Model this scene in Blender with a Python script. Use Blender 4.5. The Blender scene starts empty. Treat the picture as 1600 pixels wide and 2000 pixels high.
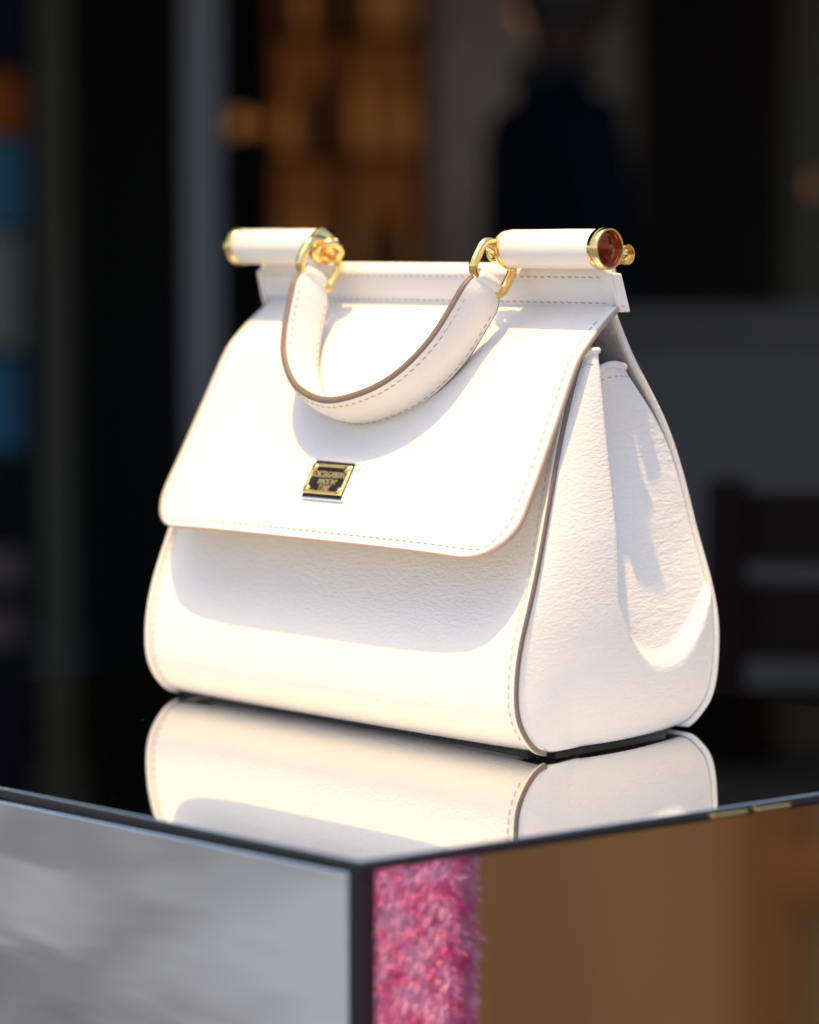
import bpy, bmesh, math, random
from mathutils import Vector, Matrix
random.seed(7)
R = math.radians
S = bpy.context.scene
C = S.collection

# ------------------------------------------------------------------ camera, sky, sun, exposure
Z0 = 1.0                                   # height of the mirrored plinth top above the pavement
FPX, HORIZ = 5500.0, 490.0                 # focal length and horizon in photo pixels (1600 x 2000)
cam = bpy.data.cameras.new('camera'); camo = bpy.data.objects.new('camera', cam); C.objects.link(camo)
cam.sensor_fit = 'HORIZONTAL'; cam.sensor_width = 24.0; cam.lens = FPX / 1600 * 24
PITCH = math.atan((1000 - HORIZ) / FPX)
camo.location = (0, 0, Z0 + .23); camo.rotation_euler = (R(90) - PITCH, 0, 0)
cam.clip_start = .05; cam.clip_end = 600
cam.dof.use_dof = True; cam.dof.focus_distance = 1.305; cam.dof.aperture_fstop = 3.6
S.camera = camo

BAGROT = R(-45.5)
SUN_EL = R(75.5); SUN_TWIST = R(11)           # twist: sun turned from the bag's front normal towards its right
hx, hy = math.sin(BAGROT + SUN_TWIST), -math.cos(BAGROT + SUN_TWIST)
sun_dir = Vector((hx * math.cos(SUN_EL), hy * math.cos(SUN_EL), math.sin(SUN_EL)))
sd = bpy.data.lights.new('sun', 'SUN'); so = bpy.data.objects.new('sun', sd); C.objects.link(so)
sd.energy = 2.9; sd.angle = R(1.0); sd.color = (1, .655, .22)
so.rotation_euler = sun_dir.to_track_quat('Z', 'Y').to_euler(); so.location = (-3, -3, 9)
W = bpy.data.worlds.new('World'); S.world = W; W.use_nodes = True
wn = W.node_tree
sky = wn.nodes.new('ShaderNodeTexSky'); sky.sky_type = 'NISHITA'; sky.sun_disc = False
sky.sun_elevation = SUN_EL; sky.sun_rotation = math.atan2(hx, hy)
sky.air_density = 1.0; sky.dust_density = 3.0; sky.ozone_density = 1.0
wn.links.new(sky.outputs[0], wn.nodes['Background'].inputs[0])
wn.nodes['Background'].inputs[1].default_value = .15
S.view_settings.view_transform = 'Standard'; S.view_settings.look = 'None'
S.view_settings.exposure = .76; S.view_settings.gamma = 1
S.view_settings.use_curve_mapping = False
S.render.engine = 'CYCLES'

# ------------------------------------------------------------------ materials
def mat(name, col, rough=.5, metal=0, bump=None, spec=.5, emit=None, vary=None, coat=0):
    m = bpy.data.materials.new(name); m.use_nodes = True
    nt = m.node_tree; b = nt.nodes['Principled BSDF']
    b.inputs['Base Color'].default_value = (*col, 1)
    b.inputs['Roughness'].default_value = rough; b.inputs['Metallic'].default_value = metal
    b.inputs['Specular IOR Level'].default_value = spec
    b.inputs['Coat Weight'].default_value = coat
    if emit:
        b.inputs['Emission Color'].default_value = (*emit[0], 1); b.inputs['Emission Strength'].default_value = emit[1]
    tc = nt.nodes.new('ShaderNodeTexCoord')
    def noise(scale, sc3=(1, 1, 1), detail=3, rough_=.55, dist=0, rot=(0, 0, 0)):
        mp = nt.nodes.new('ShaderNodeMapping'); mp.inputs['Rotation'].default_value = rot; mp.inputs['Scale'].default_value = sc3
        nt.links.new(tc.outputs['Object'], mp.inputs[0])
        n = nt.nodes.new('ShaderNodeTexNoise'); n.inputs['Scale'].default_value = scale
        n.inputs['Detail'].default_value = detail; n.inputs['Roughness'].default_value = rough_; n.inputs['Distortion'].default_value = dist
        nt.links.new(mp.outputs[0], n.inputs['Vector']); return n
    if vary:                                           # (scale, colour2, lo, hi, stretch)
        n = noise(vary[0], vary[4] if len(vary) > 4 else (1, 1, 1), 5)
        r = nt.nodes.new('ShaderNodeMapRange'); r.inputs[1].default_value = vary[2]; r.inputs[2].default_value = vary[3]
        nt.links.new(n.outputs['Fac'], r.inputs[0])
        mx = nt.nodes.new('ShaderNodeMix'); mx.data_type = 'RGBA'
        mx.inputs[6].default_value = (*col, 1); mx.inputs[7].default_value = (*vary[1], 1)
        nt.links.new(r.outputs[0], mx.inputs[0]); nt.links.new(mx.outputs[2], b.inputs['Base Color'])
    prev = None
    for bp in (bump or []):                            # (scale, stretch, strength, distance[, distortion])
        n = noise(bp[0], bp[1], 2, .5, bp[4] if len(bp) > 4 else 0, bp[5] if len(bp) > 5 else (0, 0, 0))
        bn = nt.nodes.new('ShaderNodeBump'); bn.inputs['Strength'].default_value = bp[2]; bn.inputs['Distance'].default_value = bp[3]
        nt.links.new(n.outputs['Fac'], bn.inputs['Height'])
        if prev: nt.links.new(prev.outputs[0], bn.inputs['Normal'])
        prev = bn
    if prev: nt.links.new(prev.outputs[0], b.inputs['Normal'])
    return m

WHITE = (.82, .785, .735)
M_leather = mat('white_grained_leather', WHITE, .42, bump=[(400, (.8, 1.7, 1.7), .55, .0008, .2, (0, R(12), 0)), (850, (1, 1.2, 1.2), .4, .0004), (14, (1, 1, 1), .10, .006)], spec=.4)
M_gusset = mat('white_creased_leather', WHITE, .42, bump=[(90, (1, 1.0, 4.6), .5, .0010, .5), (430, (1, .8, 1.9), .5, .0007, .2, (R(32), 0, 0)), (800, (1, 1, 1), .3, .0003)], spec=.4)
nt = M_gusset.node_tree                     # creases gather in the folded rear half of the gusset, the front half keeps the plain grain
b1 = [n for n in nt.nodes if n.type == 'BUMP'][0]; tcn = [n for n in nt.nodes if n.type == 'TEX_COORD'][0]
sx_ = nt.nodes.new('ShaderNodeSeparateXYZ'); mr_ = nt.nodes.new('ShaderNodeMapRange')
nt.links.new(tcn.outputs['Object'], sx_.inputs[0]); nt.links.new(sx_.outputs['Y'], mr_.inputs[0])
for k_, v_ in ((1, -.02), (2, .02), (3, .10), (4, .42)): mr_.inputs[k_].default_value = v_
nt.links.new(mr_.outputs[0], b1.inputs['Strength'])
M_handle = mat('white_handle_leather', WHITE, .38, bump=[(150, (2.6, 1, 1), .35, .0010), (330, (2.2, 1, 1), .45, .0006), (1000, (1, 1, 1), .3, .0003)], spec=.45)
M_smooth = mat('white_smooth_leather', WHITE, .36, bump=[(500, (1, 1, 1), .2, .0003)], spec=.45)
M_edge = mat('taupe_edge_paint', (.20, .15, .127), .4, spec=.3)
M_edge_l = mat('pale_edge_paint', (.42, .32, .26), .45, spec=.3)
M_thread = mat('ecru_thread', (.52, .46, .40), .7)
M_thread_l = mat('pale_thread', (.58, .53, .47), .7)
M_lining = mat('grey_suede_lining', (.33, .32, .31), .9, bump=[(900, (1, 1, 1), .3, .0003)])
M_gold = mat('polished_gold', (1.0, .70, .27), .13, 1)
M_silver = mat('polished_steel', (.86, .86, .86), .22, 1)
M_gold2 = mat('satin_gold', (1.0, .76, .34), .34, 1)
M_darkplate = mat('dark_enamel', (.012, .010, .008), .25)
M_amber = mat('amber_lacquer', (.24, .032, .008), .14, .6)
M_mirror = mat('dark_tinted_mirror', (.84, .84, .84), .012, 1)
nt = M_mirror.node_tree; pb_ = nt.nodes['Principled BSDF']          # fine dust and smears on the mirror
tcn = [n for n in nt.nodes if n.type == 'TEX_COORD'][0]
for sc_, lo, hi, o0, o1, sock in ((620, .715, .75, 1.0, .75, 'Metallic'), (9, .35, .75, .006, .045, 'Roughness')):
    n_ = nt.nodes.new('ShaderNodeTexNoise'); n_.inputs['Scale'].default_value = sc_; n_.inputs['Detail'].default_value = 4
    r_ = nt.nodes.new('ShaderNodeMapRange'); nt.links.new(tcn.outputs['Object'], n_.inputs['Vector']); nt.links.new(n_.outputs['Fac'], r_.inputs[0])
    for k_, v_ in ((1, lo), (2, hi), (3, o0), (4, o1)): r_.inputs[k_].default_value = v_
    nt.links.new(r_.outputs[0], pb_.inputs[sock])
M_mirrors = mat('wavy_silver_mirror', (.80, .82, .83), .06, 1, bump=[(5, (1, 1, 5.0), .11, .004, .3)])
M_bronze = mat('bronze_mirror', (.86, .81, .74), .05, 1)
M_steel = mat('dark_blue_steel_edge', (.018, .021, .028), .42, .2)
M_black = mat('black_trim', (.006, .006, .008), .35)
M_pave = mat('grey_paving', (.048, .062, .095), .85, vary=(1.3, (.165, .21, .31), .42, .58, (.5, 1.6, 1)), bump=[(3, (1, 1, 1), .3, .02)])

# ------------------------------------------------------------------ helpers
def link(name, me, m=None, parent=None, smooth=True):
    o = bpy.data.objects.new(name, me); C.objects.link(o)
    if m: me.materials.append(m)
    if parent: o.parent = parent
    if smooth:
        for p in me.polygons: p.use_smooth = True
    return o
def mesh(name, verts, faces, m=None, parent=None, smooth=True):
    me = bpy.data.meshes.new(name); me.from_pydata([tuple(v) for v in verts], [], faces); me.update()
    return link(name, me, m, parent, smooth)
def bmobj(name, bm, m=None, parent=None, smooth=False):
    me = bpy.data.meshes.new(name); bm.to_mesh(me); bm.free(); return link(name, me, m, parent, smooth)
def empty(name, loc=(0, 0, 0), rz=0):
    o = bpy.data.objects.new(name, None); C.objects.link(o); o.location = loc; o.rotation_euler = (0, 0, rz); o.empty_display_size = .05
    return o
def tag(o, label=None, cat=None, group=None, kind=None):
    if label: o['label'] = label
    if cat: o['category'] = cat
    if group: o['group'] = group
    if kind: o['kind'] = kind
    return o
def box(name, x0, x1, y0, y1, z0, z1, m, parent=None, bev=.0, seg=2, mw=None):
    bm = bmesh.new(); bmesh.ops.create_cube(bm, size=1)
    for v in bm.verts: v.co = Vector(((x0 + x1) / 2 + v.co.x * (x1 - x0), (y0 + y1) / 2 + v.co.y * (y1 - y0), (z0 + z1) / 2 + v.co.z * (z1 - z0)))
    if bev: bmesh.ops.bevel(bm, geom=bm.edges[:], offset=bev, segments=seg, affect='EDGES', profile=.5)
    if mw: bm.transform(mw)
    return bmobj(name, bm, m, parent, False)
def crom(pts, n):
    """Catmull-Rom through pts, n samples spaced evenly along the curve"""
    P = [Vector(p) for p in pts]; P = [P[0] * 2 - P[1]] + P + [P[-1] * 2 - P[-2]]
    out = []
    for i in range(1, len(P) - 2):
        a, b, c, d = P[i - 1:i + 3]
        for k in range(24):
            t = k / 24
            out.append(.5 * ((2 * b) + (c - a) * t + (2 * a - 5 * b + 4 * c - d) * t * t + (3 * b - a - 3 * c + d) * t ** 3))
    out.append(P[-2].copy())
    L = [0]
    for i in range(1, len(out)): L.append(L[-1] + (out[i] - out[i - 1]).length)
    res = []; j = 0
    for i in range(n):
        s = L[-1] * i / (n - 1)
        while j < len(L) - 2 and L[j + 1] < s: j += 1
        t = (s - L[j]) / max(1e-12, L[j + 1] - L[j]); res.append(out[j].lerp(out[j + 1], min(1, t)))
    return res
def frames(path, closed=False, up=None):
    n = len(path); T = []
    for i in range(n):
        a = path[(i - 1) % n] if (closed or i > 0) else path[i]; b = path[(i + 1) % n] if (closed or i < n - 1) else path[i]
        T.append((b - a).normalized())
    N = []
    if up is None: up = Vector((0, 0, 1)) if abs(T[0].z) < .9 else Vector((1, 0, 0))
    for t in T:
        u = (up - t * up.dot(t)).normalized(); N.append(u); up = u
    return T, N
def sweep(name, path, sec, m, parent=None, closed=False, up=None, ups=None, scale=None, caps=True, smooth=True):
    """sec: list of (a,b): a along up, b along T x up"""
    path = [Vector(p) for p in path]; T, N = frames(path, closed, up)
    if ups: N = [(u - t * u.dot(t)).normalized() for u, t in zip(ups, T)]
    V = []; F = []; k = len(sec)
    for i, p in enumerate(path):
        B = T[i].cross(N[i]); s = scale(i / (len(path) - 1)) if scale else 1
        sa, sb = s if isinstance(s, tuple) else (s, s)
        for a, b in sec: V.append(p + N[i] * a * sa + B * b * sb)
    n = len(path)
    for i in range(n if closed else n - 1):
        for j in range(k):
            F.append((i * k + j, i * k + (j + 1) % k, ((i + 1) % n) * k + (j + 1) % k, ((i + 1) % n) * k + j))
    if caps and not closed:
        F.append(tuple(range(k - 1, -1, -1))); F.append(tuple((n - 1) * k + j for j in range(k)))
    return mesh(name, V, F, m, parent, smooth)
def circ(r, k=10): return [(r * math.cos(2 * math.pi * i / k), r * math.sin(2 * math.pi * i / k)) for i in range(k)]
def lathe(name, prof, m, parent=None, mw=None, k=40, closed_ends=True, smooth=True):
    """prof (r, h) turned round local X"""
    V = []; F = []
    for r, h in prof:
        for i in range(k):
            a = 2 * math.pi * i / k; V.append(Vector((h, r * math.cos(a), r * math.sin(a))))
    for j in range(len(prof) - 1):
        for i in range(k): F.append((j * k + i, (j + 1) * k + i, (j + 1) * k + (i + 1) % k, j * k + (i + 1) % k))
    if closed_ends: F.append(tuple(range(k))); F.append(tuple((len(prof) - 1) * k + i for i in range(k - 1, -1, -1)))
    if mw: V = [mw @ v for v in V]
    return mesh(name, V, F, m, parent, smooth)
def edgesplit(o, ang=35):
    md = o.modifiers.new('split', 'EDGE_SPLIT'); md.split_angle = R(ang); return o
def stitching(path, normals, parent, m=None, length=.0031, gap=.0013, r=.00034, lift=.00012):
    """small thread stitches lying on a surface, one joined part"""
    V = []; F = []; acc = 0; P = [Vector(p) for p in path]
    L = [0]
    for i in range(1, len(P)): L.append(L[-1] + (P[i] - P[i - 1]).length)
    def at(s):
        s = max(0, min(L[-1], s)); j = 0
        lo, hi = 0, len(L) - 1
        while hi - lo > 1:
            md = (lo + hi) // 2
            if L[md] <= s: lo = md
            else: hi = md
        t = (s - L[lo]) / max(1e-9, L[hi] - L[lo]); return P[lo].lerp(P[hi], t), Vector(normals[lo]).lerp(Vector(normals[hi]), t).normalized()
    s = .001
    while s + length < L[-1]:
        a, na = at(s); b, nb = at(s + length); t = (b - a).normalized(); sd_ = t.cross(na)
        a = a - sd_ * .00022; b = b + sd_ * .00022; mid = (a + b) / 2
        base = len(V)
        for q, rr, up in ((a, .35, -.2), (a.lerp(b, .25), 1, 1), (a.lerp(b, .75), 1, 1), (b, .35, -.2)):
            n_ = na
            V += [q + sd_ * r * rr - n_ * .0001, q + n_ * (lift + r * up), q - sd_ * r * rr - n_ * .0001]
        for k in range(3):
            for e in ((0, 1), (1, 2)):
                F.append((base + k * 3 + e[0], base + k * 3 + e[1], base + (k + 1) * 3 + e[1], base + (k + 1) * 3 + e[0]))
        s += length + gap
    o = mesh('stitching', V, F, m or M_thread, parent); o['kind'] = 'stuff'; return o
def px(x, y, d):
    """a point of the place that lies d metres in front of the camera, by photo pixel"""
    f = Vector((0, math.cos(PITCH), -math.sin(PITCH))); u = Vector((0, math.sin(PITCH), math.cos(PITCH)))
    r = f + Vector((1, 0, 0)) * ((x - 800) / FPX) - u * ((y - 1000) / FPX)
    return camo.location + r * (d / r.y)

# ------------------------------------------------------------------ setting: pavement, plinth
tag(mesh('pavement', [(-150, -150, 0), (150, -150, 0), (150, 150, 0), (-150, 150, 0)], [(0, 1, 2, 3)], M_pave), kind='structure')

pc = Vector((-.0184, 1.0490)); uL = Vector((math.cos(R(137.2)), math.sin(R(137.2)))); uR = Vector((math.cos(R(34.7)), math.sin(R(34.7))))
LA, LB = .488, .43
quad = [pc, pc + uR * LB, pc + uR * LB + uL * LA, pc + uL * LA]
cen = sum(quad, Vector((0, 0))) / 4
def inset(d):
    out = []
    for i in range(4):
        a, b, c = quad[i - 1], quad[i], quad[(i + 1) % 4]
        e1 = (b - a).normalized(); e2 = (c - b).normalized()
        n1 = Vector((-e1.y, e1.x)); n2 = Vector((-e2.y, e2.x))
        k = d / (1 + n1.dot(n2)); out.append(b + (n1 + n2) * k)
    return out
plinth = empty('mirrored_plinth', (cen.x, cen.y, 0))
tag(plinth, 'mirror clad display plinth with black corner trim under the white handbag', 'plinth')
def prism(name, ring_levels, m, parent, cap_top=True, smooth=False):
    V = []; F = []
    for pts, z in ring_levels:
        for p in pts: V.append((p.x - cen.x, p.y - cen.y, z))
    k = len(ring_levels[0][0])
    for j in range(len(ring_levels) - 1):
        for i in range(k): F.append((j * k + i, j * k + (i + 1) % k, (j + 1) * k + (i + 1) % k, (j + 1) * k + i))
    F.append(tuple(range(k - 1, -1, -1)))
    if cap_top: F.append(tuple((len(ring_levels) - 1) * k + i for i in range(k)))
    return mesh(name, V, F, m, parent, smooth)
prism('top_slab', [(inset(0), Z0 - .0038), (inset(0), Z0 - .0012), (inset(.0008), Z0 - .0004)], M_steel, plinth)
prism('mirror_top', [(inset(.0008), Z0 - .0003), (inset(.0009), Z0)], M_mirror, plinth)
prism('core', [(inset(.012), .0), (inset(.012), Z0 - .0040)], M_black, plinth)
prism('foot_rail', [(inset(.004), .0), (inset(.004), .06)], M_black, plinth)
# mirrored side plates with a pencil bevel along the top, and black corner posts
names = {0: M_bronze, 1: M_mirrors, 2: M_mirrors, 3: M_mirrors}
for i in range(4):
    a, b = quad[i], quad[(i + 1) % 4]; e = (b - a).normalized(); n = Vector((e.y, -e.x)); L = (b - a).length
    def P(s, o, z): q = a + e * s + n * o; return (q.x - cen.x, q.y - cen.y, z)
    s0, s1 = .0065, L - .0065; zt = Z0 - .0046; zb = .062
    bv = .0022 if i == 3 else .0004
    V = [P(s0, -.011, zb), P(s1, -.011, zb), P(s1, -.0015, zb), P(s0, -.0015, zb),
         P(s0, -.0015, zt - bv), P(s1, -.0015, zt - bv), P(s1, -.0015 - bv * .7, zt), P(s0, -.0015 - bv * .7, zt), P(s1, -.011, zt), P(s0, -.011, zt)]
    F = [(0, 1, 2, 3), (3, 2, 5, 4), (4, 5, 6, 7), (7, 6, 8, 9), (9, 8, 1, 0), (0, 3, 4, 7, 9), (1, 8, 6, 5, 2)]
    mesh('mirror_panel', V, F, names[i], plinth, False)
    c1 = quad[i]; e0 = (quad[i] - quad[i - 1]).normalized(); m_ = -(e0 - e).normalized()
    V = []
    for z in (.06, Z0 - .0040):
        for q in (c1 - e0 * .0068 , c1 - e0 * .002, c1 + e * .002, c1 + e * .0068, c1 + (e - e0) * .009):
            q2 = q + (cen - c1).normalized() * .0006; V.append((q2.x - cen.x, q2.y - cen.y, z))
    F = [(j, (j + 1) % 5, 5 + (j + 1) % 5, 5 + j) for j in range(5)] + [(4, 3, 2, 1, 0), (5, 6, 7, 8, 9)]
    mesh('corner_trim', V, F, M_black, plinth, False)
# gold strips shaped as the reflected glints along the right-hand edge
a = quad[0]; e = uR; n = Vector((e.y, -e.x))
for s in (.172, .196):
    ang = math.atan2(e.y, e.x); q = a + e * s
    box('edge_glint', 0, .019, -.004, .0006, -.0008, .0008, M_gold, plinth, .0005, 2,
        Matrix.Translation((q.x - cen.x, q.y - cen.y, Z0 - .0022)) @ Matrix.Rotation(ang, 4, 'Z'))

# ------------------------------------------------------------------ the handbag (local axes: X along front, -Y front, Z up)
bag = empty('handbag', (0.00811, 1.39201, Z0 - .0002), BAGROT)
tag(bag, 'white grained leather top handle handbag with gold hardware on the mirrored plinth', 'handbag')
HW = .1295                                  # half width at the seams, low down
def hwb_at(z):                              # the rear seam is drawn in a little higher up
    t = max(0, min(1, (z - .045) / .06)); return hw_at(z) - .0065 * t * t * (3 - 2 * t) - .0055 * max(0, (.062 - z) / .057) ** 2
def hw_at(z): t = max(0, min(1, (z - .06) / .125)); return HW - .0115 * t * t * (3 - 2 * t)
front_prof = [(-.030, .0020), (-.046, .0024), (-.0598, .0064), (-.070, .0194), (-.0720, .036), (-.0684, .0564), (-.0575, .0856), (-.0450, .1174), (-.0318, .1493), (-.0165, .1837)]
back_prof = [(.036, .0020), (.050, .0026), (.0620, .0078), (.0705, .0253), (.0650, .081), (.0500, .141), (.0235, .183), (.0100, .206)]
FP = [Vector((0, y, z)) for y, z in front_prof]; BP = [Vector((0, y, z)) for y, z in back_prof]
def prof_at(samples, z):
    for i in range(len(samples) - 1):
        a, b = samples[i], samples[i + 1]
        if a.z <= z <= b.z: return a.y + (b.y - a.y) * (z - a.z) / max(1e-9, b.z - a.z)
    return samples[0].y if z < samples[0].z else samples[-1].y
fs = crom(FP, 90); bs = crom(BP, 90)
def profile_normals(ps, sign):
    out = []
    for i in range(len(ps)):
        t = ps[min(i + 1, len(ps) - 1)] - ps[max(i - 1, 0)]; t.normalize(); out.append(Vector((0, -t.z, t.y)) * sign)
    return out
fn = profile_normals(fs, 1); bn_ = profile_normals(bs, -1)
def panel(name, ps, ns, bulge, m, dip=0, hwf=hw_at):
    V = []; F = []; nx = 60
    for i, p in enumerate(ps):
        v = i / (len(ps) - 1)
        for j in range(nx + 1):
            hw = hwf(p.z) - (.022 if p.z < .0034 else 0); x = -hw + 2 * hw * j / nx; q = x / hw
            b = bulge * (1 - q ** 4) * math.sin(math.pi * min(1, v * 1.05)) ** .7
            b -= dip * (1 - q ** 6) * math.exp(-((v - .52) / .22) ** 2)
            V.append(Vector((x, p.y, p.z)) + ns[i] * b)
    for i in range(len(ps) - 1):
        for j in range(nx):
            a = i * (nx + 1) + j; F.append((a, a + 1, a + nx + 2, a + nx + 1))
    o = mesh(name, V, F, m, bag)
    md = o.modifiers.new('thick', 'SOLIDIFY'); md.thickness = .0022; md.offset = -1
    return o
fp = panel('front_panel', fs, fn, .0025, M_leather, .008)
panel('back_panel', bs, bn_, .003, M_leather, 0, hwb_at)

def smin(a, b, k):
    h = max(0, min(1, .5 + .5 * (b - a) / k)); return b * (1 - h) + a * h - k * h * (1 - h)
def gusset_x(Y, Z, yf, yb):
    u = (Y - yf) / max(1e-6, yb - yf); u = max(0, min(1, u))
    low = math.exp(-((Z - .03) / .05) ** 2)
    # puffed out, more so near the front seam so that it turns a little to the front
    bul = (.0075 + .0035 * max(0, min(1, (Z - .05) / .05))) * math.sin(math.pi * min(1, u ** .80)) ** .8 + .002 * low * math.sin(math.pi * u)
    Ya = -.0105 + .018 * max(0, (.075 - Z) / .06) ** 2
    zr = .0355 + abs((Y - .028) / .037) ** 2.4 * .031
    bul -= .0066 * max(0, (.062 - Z) / .057) ** 2 * min(1, u / .22)
    eb = hw_at(Z) - hwb_at(Z)
    d = smin(2.6 * (Y - Ya), eb + (.50 + .35 * max(0, (Z - .10) / .08)) * (yb - Y), .006)
    e_ = Z - zr; d = smin(d, smin(1.35 * e_, .0065 + .31 * e_, .003), .004); d = smin(d, .030, .006)
    tt = max(0, min(1, (Y - Ya - .005) / max(.004, yb - Ya - .005))); d *= 1 - .24 * math.sin(math.pi * tt) ** 1.2      # the rear half is puffed, like a tongue lying in the fold
    d = math.log1p(math.exp(max(-40, min(40, d / .0016)))) * .0016           # soft zero
    return hw_at(Z) - .0012 + bul - d
zs = [.0030 + (.184 - .0030) * (i / 130) for i in range(131)]
def make_gusset(sign):
    V = []; F = []; nu = 96
    for z in zs:
        yf = prof_at(fs, z) + .0012; yb = prof_at(bs, z) - .0004
        for j in range(nu + 1):
            y = yf + (yb - yf) * j / nu
            gx = gusset_x(y, z, yf, yb); dd = max(0, hw_at(z) + .003 - gx)
            zz = z - .85 * dd * max(0, (z - .11) / .074) ** 2
            V.append((sign * gx, y, zz))
    for i in range(len(zs) - 1):
        for j in range(nu):
            a = i * (nu + 1) + j; f = (a, a + 1, a + nu + 2, a + nu + 1); F.append(f if sign > 0 else f[::-1])
    o = mesh('side_gusset', V, F, M_gusset, bag)
    md = o.modifiers.new('thick', 'SOLIDIFY'); md.thickness = .002; md.offset = -1
    # rolled hem along the top with its own stitching
    top = V[-(nu + 1):]
    sweep('hem', [Vector(p) + Vector((0, 0, .0006)) for p in top[::2]], circ(.0016, 8), M_smooth, o)
    zi = len(zs) - 5; row = V[zi * (nu + 1):(zi + 1) * (nu + 1)]
    nr = [(Vector(row[min(j + 1, nu)]) - Vector(row[max(j - 1, 0)])).normalized().cross(Vector((0, 0, 1)))  for j in range(nu + 1)]
    nr = [v if v.x * sign > 0 or abs(v.x) < .2 else -v for v in nr]
    stitching(row, nr, o)
    return o
g_r = make_gusset(1); g_l = make_gusset(-1)

# seams: painted raw edges, standing proud along both front and back seams
for sgn in (-1, 1):
    for ps, ns, nm in ((fs, fn, 'front'),):
        hgt = .0015 if nm == 'front' else .0002
        first = next(i for i, p in enumerate(ps) if p.z > .0032); ps = ps[first:]; ns = ns[first:]
        pts = [Vector((sgn * (hw_at(p.z) - .0002), p.y, p.z)) + n * .0002 for p, n in zip(ps, ns)]
        sec = [(hgt, -.0009), (hgt, .0007), (hgt * .6, .0010), (-.0016, .0010), (-.0016, -.0010), (hgt * .6, -.0012)]
        rid = sweep('seam_ridge', pts, sec if nm == 'front' else circ(.0009, 8), M_smooth, bag, ups=ns)
        pts = [q + Vector((sgn * .0009, 0, 0)) for q in pts]
        if nm == 'front': sweep('painted_edge', pts, [(hgt * .95, -.0003), (hgt * .95, .0003), (hgt * .5, .0007), (-.0010, .0007), (-.0010, -.0007), (hgt * .5, -.0007)], M_edge, rid, ups=ns)
        if nm == 'front':
            k = [Vector((sgn * (hw_at(p.z) - .0042), p.y, p.z)) + n * .0004 for p, n in zip(ps, ns)]
            stitching(k[5:], ns[5:], fp, M_thread_l)

# base panel, coloured dark to stand for the contact shade under the bag
bm = bmesh.new(); bmesh.ops.create_cube(bm, size=1)
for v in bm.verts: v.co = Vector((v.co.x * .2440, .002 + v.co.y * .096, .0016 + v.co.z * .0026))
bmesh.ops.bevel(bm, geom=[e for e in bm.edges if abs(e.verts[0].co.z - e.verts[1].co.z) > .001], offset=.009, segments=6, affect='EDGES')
base = bmobj('base_panel', bm, mat('contact_shade_leather', (.10, .088, .08), .5), bag)

# ---- flap
FW = .1255
flap_prof = [(.0060, .2050), (-.0030, .1990), (-.0145, .1900), (-.0250, .1790), (-.0390, .1540), (-.0536, .1280), (-.0680, .1035), (-.0745, .0905)]
ls = crom([Vector((0, y, z)) for y, z in flap_prof], 110); ln = profile_normals(ls, -1)
slen = [0]
for i in range(1, len(ls)): slen.append(slen[-1] + (ls[i] - ls[i - 1]).length)
RC = .025
def flap_w(s):
    d = slen[-1] - s
    if d < RC: return FW - .0050 * (d / slen[-1]) ** 1.2 - RC + math.sqrt(max(0, RC * RC - (RC - d) ** 2))
    v = s / slen[-1]; return FW - .0050 * (1 - v) ** 1.2
# resample so that the rounded corner gets enough rows
rows = [slen[-1] * t for t in [i / 90 for i in range(80)]] ; tail = rows[-1]
rows = [r for r in rows if r < slen[-1] - RC] ; r0 = slen[-1] - RC
rows += [r0 + RC * math.sin(math.pi / 2 * i / 26) for i in range(27)]
def flap_pt(s, x, off=0):
    j = 0; lo, hi = 0, len(slen) - 1
    while hi - lo > 1:
        md = (lo + hi) // 2
        if slen[md] <= s: lo = md
        else: hi = md
    t = (s - slen[lo]) / max(1e-9, slen[hi] - slen[lo]); p = ls[lo].lerp(ls[hi], t); n = ln[lo].lerp(ln[hi], t).normalized()
    v = s / slen[-1]; q = x / FW
    b = .0085 * (1 - abs(q) ** 5) * (v ** 2)
    return Vector((x, p.y, p.z)) + n * (b + off), n
NX = 70; V = []; F = []
for s in rows:
    w = flap_w(s)
    for j in range(NX + 1): V.append(flap_pt(s, -w + 2 * w * j / NX)[0])
for i in range(len(rows) - 1):
    for j in range(NX):
        a = i * (NX + 1) + j; F.append((a, a + NX + 1, a + NX + 2, a + 1))
flap = mesh('flap', V, F, M_leather, bag)
md = flap.modifiers.new('thick', 'SOLIDIFY'); md.thickness = .0024; md.offset = -1
def flap_border(ins, off):
    pts = []; nn = []
    for s in rows:
        if s < slen[-1] - ins: p, n = flap_pt(s, -(flap_w(s) - ins), off); pts.append(p); nn.append(n)
    # bottom
    sb = slen[-1] - ins; w = FW - RC
    for j in range(61):
        p, n = flap_pt(sb, -w + 2 * w * j / 60, off); pts.append(p); nn.append(n)
    for s in reversed(rows):
        if s < slen[-1] - ins: p, n = flap_pt(s, flap_w(s) - ins, off); pts.append(p); nn.append(n)
    P = [pts[0]]; N = [nn[0]]
    for p, n in zip(pts[1:], nn[1:]):
        if (p - P[-1]).length > .0006: P.append(p); N.append(n)
    return P, N
P, N = flap_border(-.0003, -.0012)
sweep('painted_edge', P, [(.0011, -.0006), (.0011, .0003), (.0007, .0006), (-.0009, .0006), (-.0012, .0003), (-.0012, -.0006)], M_edge_l, flap, ups=N)
P, N = flap_border(.0040, .0001)
stitching(P[8:-8], N[8:-8], flap, mat('cream_thread', (.50, .42, .34), .7))

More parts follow.
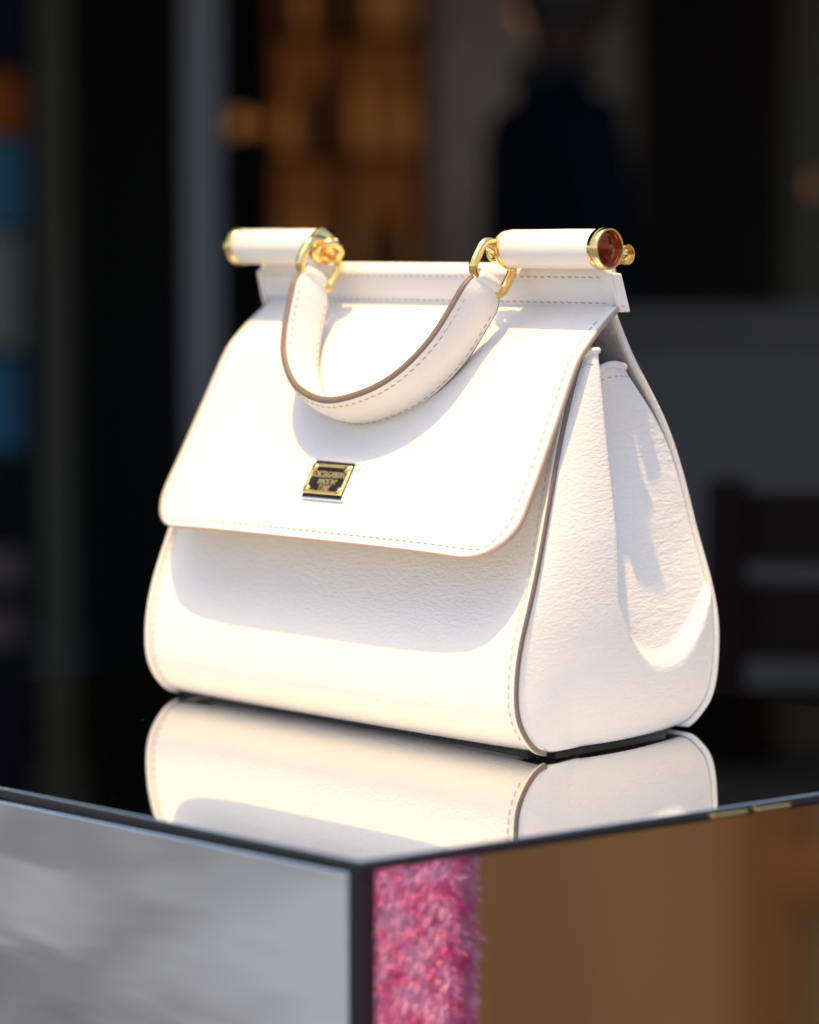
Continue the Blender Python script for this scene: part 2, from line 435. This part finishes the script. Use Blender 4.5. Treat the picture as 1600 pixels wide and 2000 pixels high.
# ---- top frame strip under the rods
def strip(name, y_top, y_bot, th, sgn, m):
    V = []; F = []
    hw = .1225; cols = 40
    prof = [(y_bot, .2022), (y_bot - .0006, .2030), (y_bot - .0010, .2050), (y_top - .0002, .2190), (y_top + .0006, .2215), (y_top + .0022, .2238), (y_top + .0040, .2246), (y_top + th, .2246), (y_bot + th, .2022)]
    for j in range(cols + 1):
        x = -hw + 2 * hw * j / cols; e = max(0, (abs(x) - (hw - .0035)) / .0035)
        inn = .0022 * e * e
        for k, (y, z) in enumerate(prof): V.append((x - .0033, y + (inn if k < 7 else -inn), z - (.001 * e * e if 4 <= k <= 7 else 0)))
    n = len(prof)
    for j in range(cols):
        for k in range(n): F.append((j * n + k, (j + 1) * n + k, (j + 1) * n + (k + 1) % n, j * n + (k + 1) % n))
    F.append(tuple(range(n))); F.append(tuple(cols * n + k for k in range(n - 1, -1, -1)))
    o = edgesplit(mesh(name, V, F, m, bag), 40)
    return o
st = strip('frame_strip', -.0005, .0058, .0078, 1, M_smooth)
for zz, yy in ((.2180, -.00040), (.2060, .0042)):
    pts = [Vector((-.1225 + .238 * i / 60, yy, zz)) for i in range(61)]
    stitching(pts, [Vector((0, -1, .1))] * 61, st)
sweep('painted_edge', [(-.1255 + .2440 * i / 20, .0064, .2016) for i in range(21)], [(-.0008, -.0016), (-.0008, .0016), (.0006, .0016), (.0006, -.0016)], M_edge, st)
for sx in (-1, 1):      # folded leather tab at each end of the strip
    o = box('end_tab', -.0011, .0011, -.0038, .0038, -.0112, .0070, M_smooth, st, .0009, 3, Matrix.Translation((sx * .1233 - .0033, .0066, .2130)) @ Matrix(((1, 0, -sx * .06, 0), (0, 1, -.3, 0), (0, 0, 1, 0), (0, 0, 0, 1))))
    pts = [Vector((sx * .1252 - .0033, .0050 + .008 * i / 8, .2048)) for i in range(9)]; stitching(pts, [Vector((sx, 0, 0))] * 9, o)

# ---- rods: leather sleeves between gold bands, amber end plugs
def rod(name, x0, x1, y, z, r, parent, plug=M_amber):
    """x0 = inner end, x1 = outer end"""
    s = 1 if x1 > x0 else -1; L = abs(x1 - x0)
    mw = Matrix.Translation((x0, y, z)) @ Matrix.Diagonal((s, 1, 1, 1))
    o = lathe(name, [(r * .95, .0035), (r, .0045), (r, L * .35), (r * 1.012, L * .6), (r, L - .0062), (r * .95, L - .0055)], M_smooth, parent, mw)
    if s < 0: o.data.flip_normals()
    def ring(nm, prof, m):
        q = lathe(nm, prof, m, o, mw, closed_ends=False)
        if s > 0: pass
        else: q.data.flip_normals()
        edgesplit(q, 40); return q
    ring('gold_band', [(r * .4, .0), (r * .80, .0002), (r * .96, .0006), (r * 1.05, .0014), (r * 1.05, .0032), (r * .99, .0040), (r * .9, .0042)], M_gold)
    ring('gold_band', [(r * .9, L - .0066), (r * 1.02, L - .0064), (r * 1.07, L - .0058), (r * 1.07, L - .0036), (r * 1.03, L - .0033), (r * 1.03, L - .0029), (r * 1.07, L - .0026), (r * 1.07, L - .0006),
                       (r * 1.02, L), (r * .94, L), (r * .91, L - .0008), (r * .91, L - .0030)], M_gold)
    ring('end_plug', [(r * .91, L - .0022), (r * .72, L - .0026), (r * .45, L - .0014), (r * .2, L - .0008), (.00005, L - .0007)], plug)
    return o
rr = .0091
rod('rod_sleeve', -.0610, -.1295, -.0105, .2324, rr, bag)
rod('rod_sleeve', .0640, .1300, -.0105, .2312, rr, bag)
rod('rod_sleeve', -.0850, -.1230, .0135, .2290, .0046, bag, M_gold)
rod('rod_sleeve', .0850, .1200, .0135, .2285, .0046, bag, M_gold)

# ---- handle
PHI = R(64)
hd = Vector((0, -math.cos(PHI), -math.sin(PHI)))      # down along the flap
hn = Vector((0, -math.sin(PHI), math.cos(PHI)))       # away from the flap
H0 = Vector((0, -.0235, .2170))
hpts = [(-.0565, .000), (-.0545, .010), (-.0495, .033), (-.0415, .050), (-.0260, .064), (-.0030, .0705), (.0200, .0660), (.0390, .0555), (.0540, .0370), (.0625, .0130), (.0645, .001)]
hp = crom([H0 + Vector((x, 0, 0)) + hd * d for x, d in hpts], 120)
HWD = .0255                                            # strap width (along hn)
def hsec(n=9):
    o = []
    for i in range(n): u = -1 + 2 * i / (n - 1); o.append((u * HWD / 2, .0015 + .0029 * math.cos(u * math.pi / 2) ** 1.1 if abs(u) < 1 else .0015))
    for i in range(n): u = 1 - 2 * i / (n - 1); o.append((u * HWD / 2, -(.0015 + .0022 * math.cos(u * math.pi / 2) ** 1.1) if abs(u) < 1 else -.0015))
    return o
def hscale(t):
    e = max(0, 1 - t / .055, 1 - (1 - t) / .055); return (1 - .38 * e * e, 1 - .25 * e)
handle = sweep('handle', hp, hsec(), M_handle, bag, ups=[hn] * len(hp), scale=hscale)
edgesplit(handle, 50)
for sg in (1, -1):
    sweep('painted_edge', hp, [(sg * HWD / 2 + .0007 * sg, -.0009), (sg * HWD / 2 + .0007 * sg, .0009), (sg * HWD / 2, .0017), (sg * HWD / 2 - .0006 * sg, .0017), (sg * HWD / 2 - .0006 * sg, -.0017), (sg * HWD / 2, -.0017)],
          M_edge, handle, ups=[hn] * len(hp), scale=hscale)
T, _ = frames(hp)
for face in (1, -1):
    for sg in (1, -1):
        pts = []; ns = []
        for i, p in enumerate(hp):
            t = i / (len(hp) - 1)
            if t < .05 or t > .95: continue
            B = T[i].cross(hn).normalized() * face; u = sg * .76
            th = .0015 + (.0029 if face > 0 else .0022) * math.cos(u * math.pi / 2) ** 1.1
            pts.append(p + hn * (u * HWD / 2) + B * (th + .0001)); ns.append((B + hn * sg * .35).normalized())
        stitching(pts, ns, handle, length=.0027, gap=.0014)
# folded end loops of the strap and their gold rings
def dring(c, e, n, w, h, wire, parent, name='ring'):
    """D ring in the plane (n, e): straight bar at -h, bow at +h"""
    pts = []
    for i in range(13): a = math.pi * i / 12; pts.append(c + n * (math.cos(a) * w) + e * (h * .25 + math.sin(a) * h * .75))
    pts += [c - n * w * .98 - e * h * .55, c - n * w * .75 - e * h * .9]
    pts += [c + n * w * t - e * h for t in (-.45, 0, .45)]
    pts += [c + n * w * .75 - e * h * .9, c + n * w * .98 - e * h * .55]
    P = crom(pts + [pts[0]], 72)[:-1]
    return sweep(name, P, circ(wire, 10), M_gold, parent, closed=True, up=n.cross(e))
def torus(name, c, ax, R_, wire, parent, m=M_gold, stretch=1, sdir=None):
    ax = ax.normalized(); u = (sdir or (Vector((0, 0, 1)) if abs(ax.z) < .9 else Vector((1, 0, 0)))); u = (u - ax * u.dot(ax)).normalized(); v = ax.cross(u)
    P = [c + u * (math.cos(2 * math.pi * i / 40) * R_ * stretch) + v * (math.sin(2 * math.pi * i / 40) * R_) for i in range(40)]
    return sweep(name, P, circ(wire, 10), m, parent, closed=True, up=ax)
for end, sx in ((hp[0], -1), (hp[-1], 1)):
    lp = [end + hn * (HWD * .30 * t) for t in [-1 + .25 * i for i in range(9)]]
    sweep('strap_loop', lp, circ(.0042, 14), M_handle, handle, up=-hd, scale=lambda t: 1 - .25 * abs(2 * t - 1) ** 3)
    e = (-hd + Vector((0, .35, .25))).normalized(); n = (hn - e * hn.dot(e)).normalized()
    c = end + e * .0085
    dring(c, e, n, .0122, .0108, .0024, bag)
    top = c + e * .0085
    knob = Vector((sx * .0600, -.0105, .2318))
    mid = top.lerp(knob, .45) + Vector((-sx * .0015, 0, -.001))
    torus('ring', mid, Vector((.35 * sx, .45, .8)), .0056, .0021, bag, stretch=1.25, sdir=(knob - top))
    torus('ring', knob + Vector((-sx * .0035, .001, -.0010)), Vector((.2, 1, .1)), .0050, .0019, bag)
    lathe('rod_finial', [(.0001, -.0030), (.0022, -.0026), (.0034, -.0012), (.0034, .0004), (.0026, .0014), (.0040, .0020), (.0040, .0036)], M_gold, bag,
          Matrix.Translation(knob + Vector((-sx * .001, 0, 0))) @ Matrix.Diagonal((sx, 1, 1, 1)))

# ---- maker's plate
k_s = slen[-1]
best = min(rows, key=lambda s: abs(flap_pt(s, -.0075)[0].z - .1195))
pp, pn = flap_pt(best, .0012, .0001); pu = (Vector((0, 0, 1)) - pn * pn.z).normalized(); pxv = pu.cross(pn).normalized()
PM = Matrix((( pxv.x, pu.x, pn.x, pp.x), (pxv.y, pu.y, pn.y, pp.y), (pxv.z, pu.z, pn.z, pp.z), (0, 0, 0, 1)))
def pbox(name, x0, x1, y0, y1, z0, z1, m, parent, bev): return box(name, x0, x1, y0, y1, z0, z1, m, parent, bev, 2, PM)
pw, ph = .0145, .0104
plate = pbox('maker_plate', -pw, pw, -ph, ph, -.0008, .0024, M_silver, bag, .0006)
pbox('black_field', -pw + .0012, pw - .0012, -ph + .0009, ph - .0009, .0022, .0028, M_darkplate, plate, .0002)
for x0, x1, y0, y1 in ((-.0134, .0134, .0062, .0080), (-.0134, .0134, -.0080, -.0062), (-.0134, -.0116, -.0062, .0062), (.0116, .0134, -.0062, .0062)):
    pbox('gold_frame', x0, x1, y0, y1, .0026, .0040, M_gold2, plate, .0005)
for sx in (-1, 1):
    for sy in (-1, 1):
        c = Vector((sx * .0112, sy * .0058, .0028))
        mw = PM @ Matrix.Translation(c) @ Matrix.Rotation(R(-90), 4, 'Y')
        lathe('screw', [(.0021, 0), (.0021, .0011), (.0017, .0016), (.0009, .0019), (.0001, .002)], M_gold, plate, mw, 16)
def lettering(txt, size, y, parent, wide=1.0):
    cu = bpy.data.curves.new('lettering', 'FONT'); cu.body = txt; cu.size = size; cu.align_x = 'CENTER'; cu.align_y = 'CENTER'; cu.extrude = .00018; cu.offset = size * .03
    t = bpy.data.objects.new('tmp', cu); C.objects.link(t)
    dg = bpy.context.evaluated_depsgraph_get(); me = bpy.data.meshes.new_from_object(t.evaluated_get(dg)); bpy.data.objects.remove(t)
    me.transform(PM @ Matrix.Translation((0, y, .0031)) @ Matrix.Diagonal((wide, 1.35, 1, 1)))
    me.name = 'lettering'; o = link('lettering', me, M_gold2, parent, False); return o
lettering('DOLCE&GABBANA', .0033, .0024, plate, .90)
lettering('MADE IN', .0030, -.0014, plate)
lettering('ITALY', .0030, -.0047, plate)

# ------------------------------------------------------------------ pink plush column and timber counter beside the plinth (seen in the bronze mirror)
def mirror_right(v):
    """reflection across the plinth's right-hand face"""
    n = Vector((uR.y, -uR.x)); d = Vector((v.x, v.y)) - pc; k = d.dot(n); return Vector((v.x - 2 * k * n.x, v.y - 2 * k * n.y, v.z))
M_pink = mat('pink_plush_backing', (.88, .09, .36), .9)
M_fur = mat('pink_plush_pile', (.94, .12, .42), .75, vary=(75, (1.0, .50, .80), .36, .58))
edge = mirror_right(px(890, 1850, 1.30))               # the column's visible right-hand arris
col = empty('plush_board', (edge.x, edge.y, 0), R(12))
tag(col, 'pink shaggy plush display board mirrored at the corner of the plinth', 'board')
CW, CD, CH = .34, .016, 1.02
# local axes: visible face is x = 0 looking towards -x; it runs along local y
ydir = -1
box('foot', -.10, .12, -.30, -.04, 0, .018, M_black, col, .004)
box('core', .004, CD, min(0, ydir * CW), max(0, ydir * CW), 0, CH, M_pink, col, .003, 3)
V = []; F = []
def tuft(p, n, side):
    L = random.uniform(.004, .009); w = random.uniform(.0005, .0011)
    d = (n * random.uniform(.35, .9) + side * random.uniform(-1.0, .35) * .9 + Vector((0, 0, -1)) * random.uniform(-.1, .9)).normalized()
    s = d.cross(n).normalized() if d.cross(n).length > 1e-4 else side
    b = len(V); m_ = p + d * L * .55 + n * .0025; t = p + d * L - Vector((0, 0, .2 * L))
    V.extend([p - s * w, p + s * w, m_ - s * w * .9, m_ + s * w * .9, t]); F.extend([(b, b + 1, b + 3, b + 2), (b + 2, b + 3, b + 4)])
for i in range(110000):
    z = random.uniform(.40, CH); f = random.random()
    if f < .94: tuft(Vector((.004, ydir * random.uniform(.0, CW), z)), Vector((-1, 0, 0)), Vector((0, 1, 0)))
    else: tuft(Vector((random.uniform(0, CD), .0, z)), Vector((0, 1, 0)), Vector((1, 0, 0)))
pile = mesh('plush_pile', V, F, M_fur, col, False); pile['kind'] = 'stuff'

M_wood = mat('brown_timber', (.36, .20, .07), .6, vary=(3, (.26, .135, .045), .35, .65, (1, 1, .15)))
M_owood = mat('orange_timber', (.24, .085, .010), .5)
cc = mirror_right(px(1200, 1800, 4.0))
ctr = empty('timber_counter', (cc.x, cc.y, 0), R(-20.6))
tag(ctr, 'brown timber counter with an orange frame reflected in the right of the plinth', 'counter')
box('carcass', 0, .6, -1.5, 1.5, 0, 1.0, M_wood, ctr, .01)
box('worktop', -.03, .63, -1.53, 1.53, 1.0, 1.04, M_wood, ctr, .006)
ps_ = mirror_right(px(1495, 1800, 4.0)) - cc
yl = Matrix.Rotation(R(20.6), 2) @ Vector((ps_.x, ps_.y))
box('stile', -.03, -.001, yl.y - .045, yl.y + .045, 0, 1.0, M_owood, ctr, .004)
box('rail', -.032, -.001, yl.y, yl.y + .6, .30, .37, M_owood, ctr, .004)

# ------------------------------------------------------------------ background: shop front shaded by an added cover above the view
def slab(name, x0, x1, y0, y1, d, th, m, parent, bev=.0):
    """upright board facing the camera that covers photo pixels x0..x1, y0..y1 at distance d"""
    a = px(x0, y0, d); b = px(x1, y1, d); o = parent.location if parent else Vector((0, 0, 0))
    return box(name, a.x - o.x, b.x - o.x, d - o.y, d + th - o.y, max(0, b.z) - o.z, a.z - o.z, m, parent, bev)
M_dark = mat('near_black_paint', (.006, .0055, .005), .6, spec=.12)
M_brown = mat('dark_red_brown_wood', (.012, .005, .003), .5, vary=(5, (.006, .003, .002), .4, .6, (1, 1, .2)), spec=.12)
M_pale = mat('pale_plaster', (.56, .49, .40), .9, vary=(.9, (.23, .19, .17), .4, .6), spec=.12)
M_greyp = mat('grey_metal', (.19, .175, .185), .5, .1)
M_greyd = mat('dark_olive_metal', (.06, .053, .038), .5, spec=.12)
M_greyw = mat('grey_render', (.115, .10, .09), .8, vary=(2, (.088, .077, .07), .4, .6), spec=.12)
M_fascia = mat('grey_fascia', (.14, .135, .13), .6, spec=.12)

shop = empty('shop_front', (0, 8.6, 0)); tag(shop, 'dark shop front in deep shade far behind the handbag', 'building')
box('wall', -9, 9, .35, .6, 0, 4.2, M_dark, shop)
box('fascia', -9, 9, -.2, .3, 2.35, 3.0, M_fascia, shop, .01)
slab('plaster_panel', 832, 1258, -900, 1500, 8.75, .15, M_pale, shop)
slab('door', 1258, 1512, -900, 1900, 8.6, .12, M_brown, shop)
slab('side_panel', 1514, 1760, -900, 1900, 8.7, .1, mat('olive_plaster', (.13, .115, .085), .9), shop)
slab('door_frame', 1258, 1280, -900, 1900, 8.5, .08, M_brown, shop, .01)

blocker = empty('sun_blocker', (0, 5.4, 0)); tag(blocker, 'broad dark cover added above the view to shade the shop front', 'sun_blocker')  # unseen cover, added only to keep the sun off the background
box('cover', -9, 9, -3.2, 3.4, 3.05, 3.10, M_dark, blocker)
box('blocker_lip', -9, 9, -3.22, -3.19, 2.80, 3.10, M_dark, blocker)

# warm lit display window
M_lit = mat('warm_lit_back', (.10, .04, .01), .8, emit=((.9, .26, .035), .036))
win = empty('display_window', (0, 8.3, 0)); tag(win, 'warm lit display window with jars on shelves behind the left rod', 'window')
slab('backboard', 520, 840, -700, 900, 8.42, .04, M_lit, win)
for a, b in ((505, 540), (652, 682), (815, 842)): slab('mullion', a, b, -700, 1100, 8.2, .06, M_brown, win, .008)
for yy in (-420, -180, 60, 300, 540): slab('shelf', 540, 816, yy, yy + 14, 8.25, .16, M_brown, win)
amb = [mat('amber_jar', (.25, .09, .015), .4, emit=((1, .32, .05), .07)), mat('ochre_jar', (.18, .09, .02), .4, emit=((.9, .34, .06), .04)), mat('dark_jar', (.03, .012, .005), .4)]
base_jar = None
for yy in (-180, 60, 300, 540):
    for xx in (566, 598, 630, 705, 737, 770, 798):
        q = px(xx + random.uniform(-5, 5), yy, 8.32); h = random.uniform(.14, .27); r = random.uniform(.018, .030); m = random.choice(amb)
        mw = Matrix.Translation((q.x - 0, 8.32 - 8.3, q.z + .002)) @ Matrix.Rotation(R(-90), 4, 'Y')
        lathe('jar', [(r * .9, 0), (r, h * .05), (r, h * .6), (r * .75, h * .75), (r * .45, h * .82), (r * .5, h), (r * .2, h * 1.01)], m, win, mw, 12)

# posts
def post(name, x0, x1, d, m, label):
    a = px(x0, 0, d); b = px(x1, 0, d); w = b.x - a.x
    t = empty(name, ((a.x + b.x) / 2, d, 0)); tag(t, label, 'post', 'posts in front of the shop')
    box('shaft', -w / 2, w / 2, 0, w, .02, 3.04, m, t, w * .12, 3)
    box('foot_plate', -w * .9, w * .9, -w * .4, w * 1.4, 0, .02, m, t, .003)
    return t
post('post', 358, 428, 6.0, M_greyp, 'slim grey metal post left of the lit display window')
post('post', 66, 132, 6.0, M_greyd, 'dark olive metal post near the left edge of the picture')
post('post', 150, 345, 7.4, M_dark, 'broad near black post between the grey post and the olive post')

# poster rack at far left
rack = empty('poster_rack', (0, 6.6, 0)); tag(rack, 'rack of coloured posters at the far left edge', 'rack')
slab('back_board', -260, 62, -300, 1500, 6.66, .03, M_dark, rack)
for y0, y1, c in ((-260, 130, (.007, .006, .015)), (145, 262, (.22, .05, .008)), (275, 440, (.03, .11, .17)), (455, 680, (.14, .14, .125)), (700, 880, (.02, .09, .15)), (1080, 1140, (.10, .075, .07)), (1190, 1260, (.08, .055, .05))):
    o = slab('poster', -250, 44, y0, y1, 6.64, .012, mat('poster_print', tuple(min(.8, k * 1.5) for k in c), .6, spec=.1), rack)

# lamps
def lamp(x, y, d, r, col_, st_, label):
    q = px(x, y, d); t = empty('wall_lamp', (q.x, q.y, q.z)); tag(t, label, 'lamp', 'globe lamps of the shop front')
    mw = Matrix.Rotation(R(-90), 4, 'Y')
    lathe('globe', [(.0005, -r)] + [(r * math.sin(a), -r * math.cos(a)) for a in [math.pi * i / 10 for i in range(1, 10)]] + [(.0005, r)], mat('lamp_glow', (.1, .05, .02), .5, emit=(col_, st_)), t, mw, 16)
    box('bracket', -.008, .008, r * .6, r * 1.2 + .09, -.008, .008, M_brown, t, .002)
lamp(468, 240, 8.0, .030, (1, .36, .08), .15, 'small orange globe lamp beside the grey post')
lamp(512, 242, 8.0, .022, (1, .34, .08), .09, 'fainter orange globe lamp next to the lit display window')
lamp(1022, 32, 8.3, .026, (1, .42, .14), .15, 'amber globe lamp above the person in dark clothing')
lamp(915, 365, 8.2, .022, (.8, .40, .32), .05, 'dim pinkish globe lamp low on the plaster panel, upper of two')
lamp(880, 430, 8.2, .022, (.7, .40, .28), .035, 'dim brownish globe lamp low on the plaster panel, lower of two')
lamp(1592, 362, 8.3, .026, (1, .45, .10), .08, 'orange globe lamp at the right edge of the picture')

# grey low wall on the right
lw = empty('low_wall', (0, 5.2, 0)); tag(lw, 'plain grey low wall behind the dark wooden chair', 'wall')
a = px(850, 600, 5.2); b = px(2400, 600, 5.2)
box('wall_body', a.x, b.x, 0, .18, 0, a.z - .05, M_greyw, lw, .01)
box('coping', a.x - .03, b.x, -.03, .21, a.z - .05, a.z, M_greyw, lw, .008)

# dark wooden chair on the right
M_chair = mat('dark_chair_wood', (.006, .003, .0025), .55, spec=.08)
q = px(1425, 930, 2.9)
ch = empty('wooden_chair', (q.x, 2.9, 0), R(-8)); tag(ch, 'dark wooden slat back chair behind the plinth on the right', 'chair')
top = q.z; cw = .42
for x, y, h, lean in ((0, 0, top, .06), (cw, 0, top, .06), (0, .40, .45, 0), (cw, .40, .45, 0)):
    V = []
    w = .021
    for z, o in ((0, -lean * .2), (.45, 0), (h, lean)):
        V += [(x - w, y - w - o * .8, z), (x + w, y - w - o * .8, z), (x + w, y + w - o * .8, z), (x - w, y + w - o * .8, z)]
    F = [(3, 2, 1, 0), (8, 9, 10, 11)] + [(k * 4 + j, k * 4 + (j + 1) % 4, k * 4 + 4 + (j + 1) % 4, k * 4 + 4 + j) for k in range(2) for j in range(4)]
    mesh('leg', V, F, M_chair, ch, False)
box('seat', -.02, cw + .02, -.0, .43, .45, .485, M_chair, ch, .01)
for z0, z1, yo in ((top - .085, top - .012, -.045), (top - .185, top - .105, -.036), (top - .285, top - .215, -.027)):
    box('back_slat', .02, cw - .02, yo - .010, yo + .010, z0, z1, M_chair, ch, .004)
box('stretcher', .02, cw - .02, .39, .41, .18, .21, M_chair, ch, .003); box('stretcher', .02, cw - .02, -.01, .01, .20, .23, M_chair, ch, .003)

# ------------------------------------------------------------------ person in dark clothing, turned away
def build_person(loc, rz):
    root = empty('person', loc, rz)
    tag(root, 'person in a dark navy suit standing turned away beyond the right rod', 'person')
    J = {'pelvis': (0, 0, .98), 'waist': (0, .0, 1.12), 'chest': (0, -.01, 1.34), 'neckb': (0, .0, 1.50), 'neck': (0, .02, 1.57), 'head': (0, .035, 1.66), 'crown': (0, .03, 1.76)}
    rad = {'pelvis': (.165, .12), 'waist': (.155, .11), 'chest': (.185, .125), 'neckb': (.085, .075), 'neck': (.055, .058), 'head': (.076, .094), 'crown': (.060, .072)}
    E = [('pelvis', 'waist'), ('waist', 'chest'), ('chest', 'neckb'), ('neckb', 'neck'), ('neck', 'head'), ('head', 'crown')]
    for s, n in ((-1, 'l'), (1, 'r')):
        J.update({n + 'sh': (s * .175, 0, 1.43), n + 'el': (s * .255, .01, 1.16), n + 'wr': (s * .255, .09, .93), n + 'ha': (s * .25, .12, .85),
                  n + 'hip': (s * .095, 0, .90), n + 'kn': (s * .105, .02, .50), n + 'an': (s * .11, -.01, .10), n + 'to': (s * .12, .14, .045)})
        rad.update({n + 'sh': (.075, .075), n + 'el': (.058, .058), n + 'wr': (.042, .042), n + 'ha': (.03, .045), n + 'hip': (.105, .105), n + 'kn': (.075, .078), n + 'an': (.055, .06), n + 'to': (.042, .035)})
        E += [('chest', n + 'sh'), (n + 'sh', n + 'el'), (n + 'el', n + 'wr'), (n + 'wr', n + 'ha'), ('pelvis', n + 'hip'), (n + 'hip', n + 'kn'), (n + 'kn', n + 'an'), (n + 'an', n + 'to')]
    ks = list(J); me = bpy.data.meshes.new('body'); me.from_pydata([J[k] for k in ks], [(ks.index(a), ks.index(b)) for a, b in E], []); me.update()
    o = bpy.data.objects.new('body', me); C.objects.link(o)
    sk = o.modifiers.new('skin', 'SKIN'); sk.use_smooth_shade = True; sub = o.modifiers.new('sub', 'SUBSURF'); sub.levels = 2; sub.render_levels = 2
    for i, k in enumerate(ks): me.skin_vertices[0].data[i].radius = rad[k]; me.skin_vertices[0].data[i].use_root = (k == 'pelvis')
    dg = bpy.context.evaluated_depsgraph_get(); m2 = bpy.data.meshes.new_from_object(o.evaluated_get(dg)); bpy.data.objects.remove(o)
    m2.name = 'body'; m2.materials.clear()
    for m_ in (mat('navy_suit', (.006, .007, .013), .9, spec=.05), mat('skin', (.06, .026, .02), .6, spec=.2), M_black): m2.materials.append(m_)
    for p in m2.polygons:
        c = p.center; p.material_index = 1 if (c.z > 1.555 or (c.z < .92 and abs(c.x) > .2)) else (2 if c.z < .07 else 0)
    b = link('body', m2, None, root)
    # hair: cap over the back and top of the head, ears, nose
    V = []; F = []; nu, nv = 20, 10
    for i in range(nv + 1):
        th = math.pi * .74 * i / nv
        for j in range(nu):
            a = 2 * math.pi * j / nu; k = 1 if math.sin(a) < .35 else .72
            V.append((.090 * math.sin(th * k) * math.cos(a), .03 + .108 * math.sin(th * k) * math.sin(a), 1.70 + .118 * math.cos(th * k)))
    for i in range(nv):
        for j in range(nu): F.append((i * nu + j, (i + 1) * nu + j, (i + 1) * nu + (j + 1) % nu, i * nu + (j + 1) % nu))
    mesh('hair', V, F, mat('dark_hair', (.006, .005, .004), .6), root)
    for s in (-1, 1):
        lathe('ear', [(.002, -.008), (.018, -.005), (.021, 0), (.014, .006), (.002, .008)], m2.materials[1], root, Matrix.Translation((s * .082, .03, 1.665)) @ Matrix.Scale(1.5, 4, (0, 0, 1)), 14)
    mesh('nose', [(-.014, .125, 1.635), (.014, .125, 1.635), (0, .155, 1.640), (0, .12, 1.69)], [(0, 1, 2), (0, 2, 3), (1, 3, 2)], m2.materials[1], root)
    box('collar', -.07, .07, -.075, .08, 1.515, 1.548, mat('grey_shirt', (.010, .010, .012), .8), root, .012, 3)
    return root
q = px(1082, 100, 5.8)
person = build_person((q.x, 5.8, 0), R(-70)); person.scale = (1.04, 1.04, 1.04)
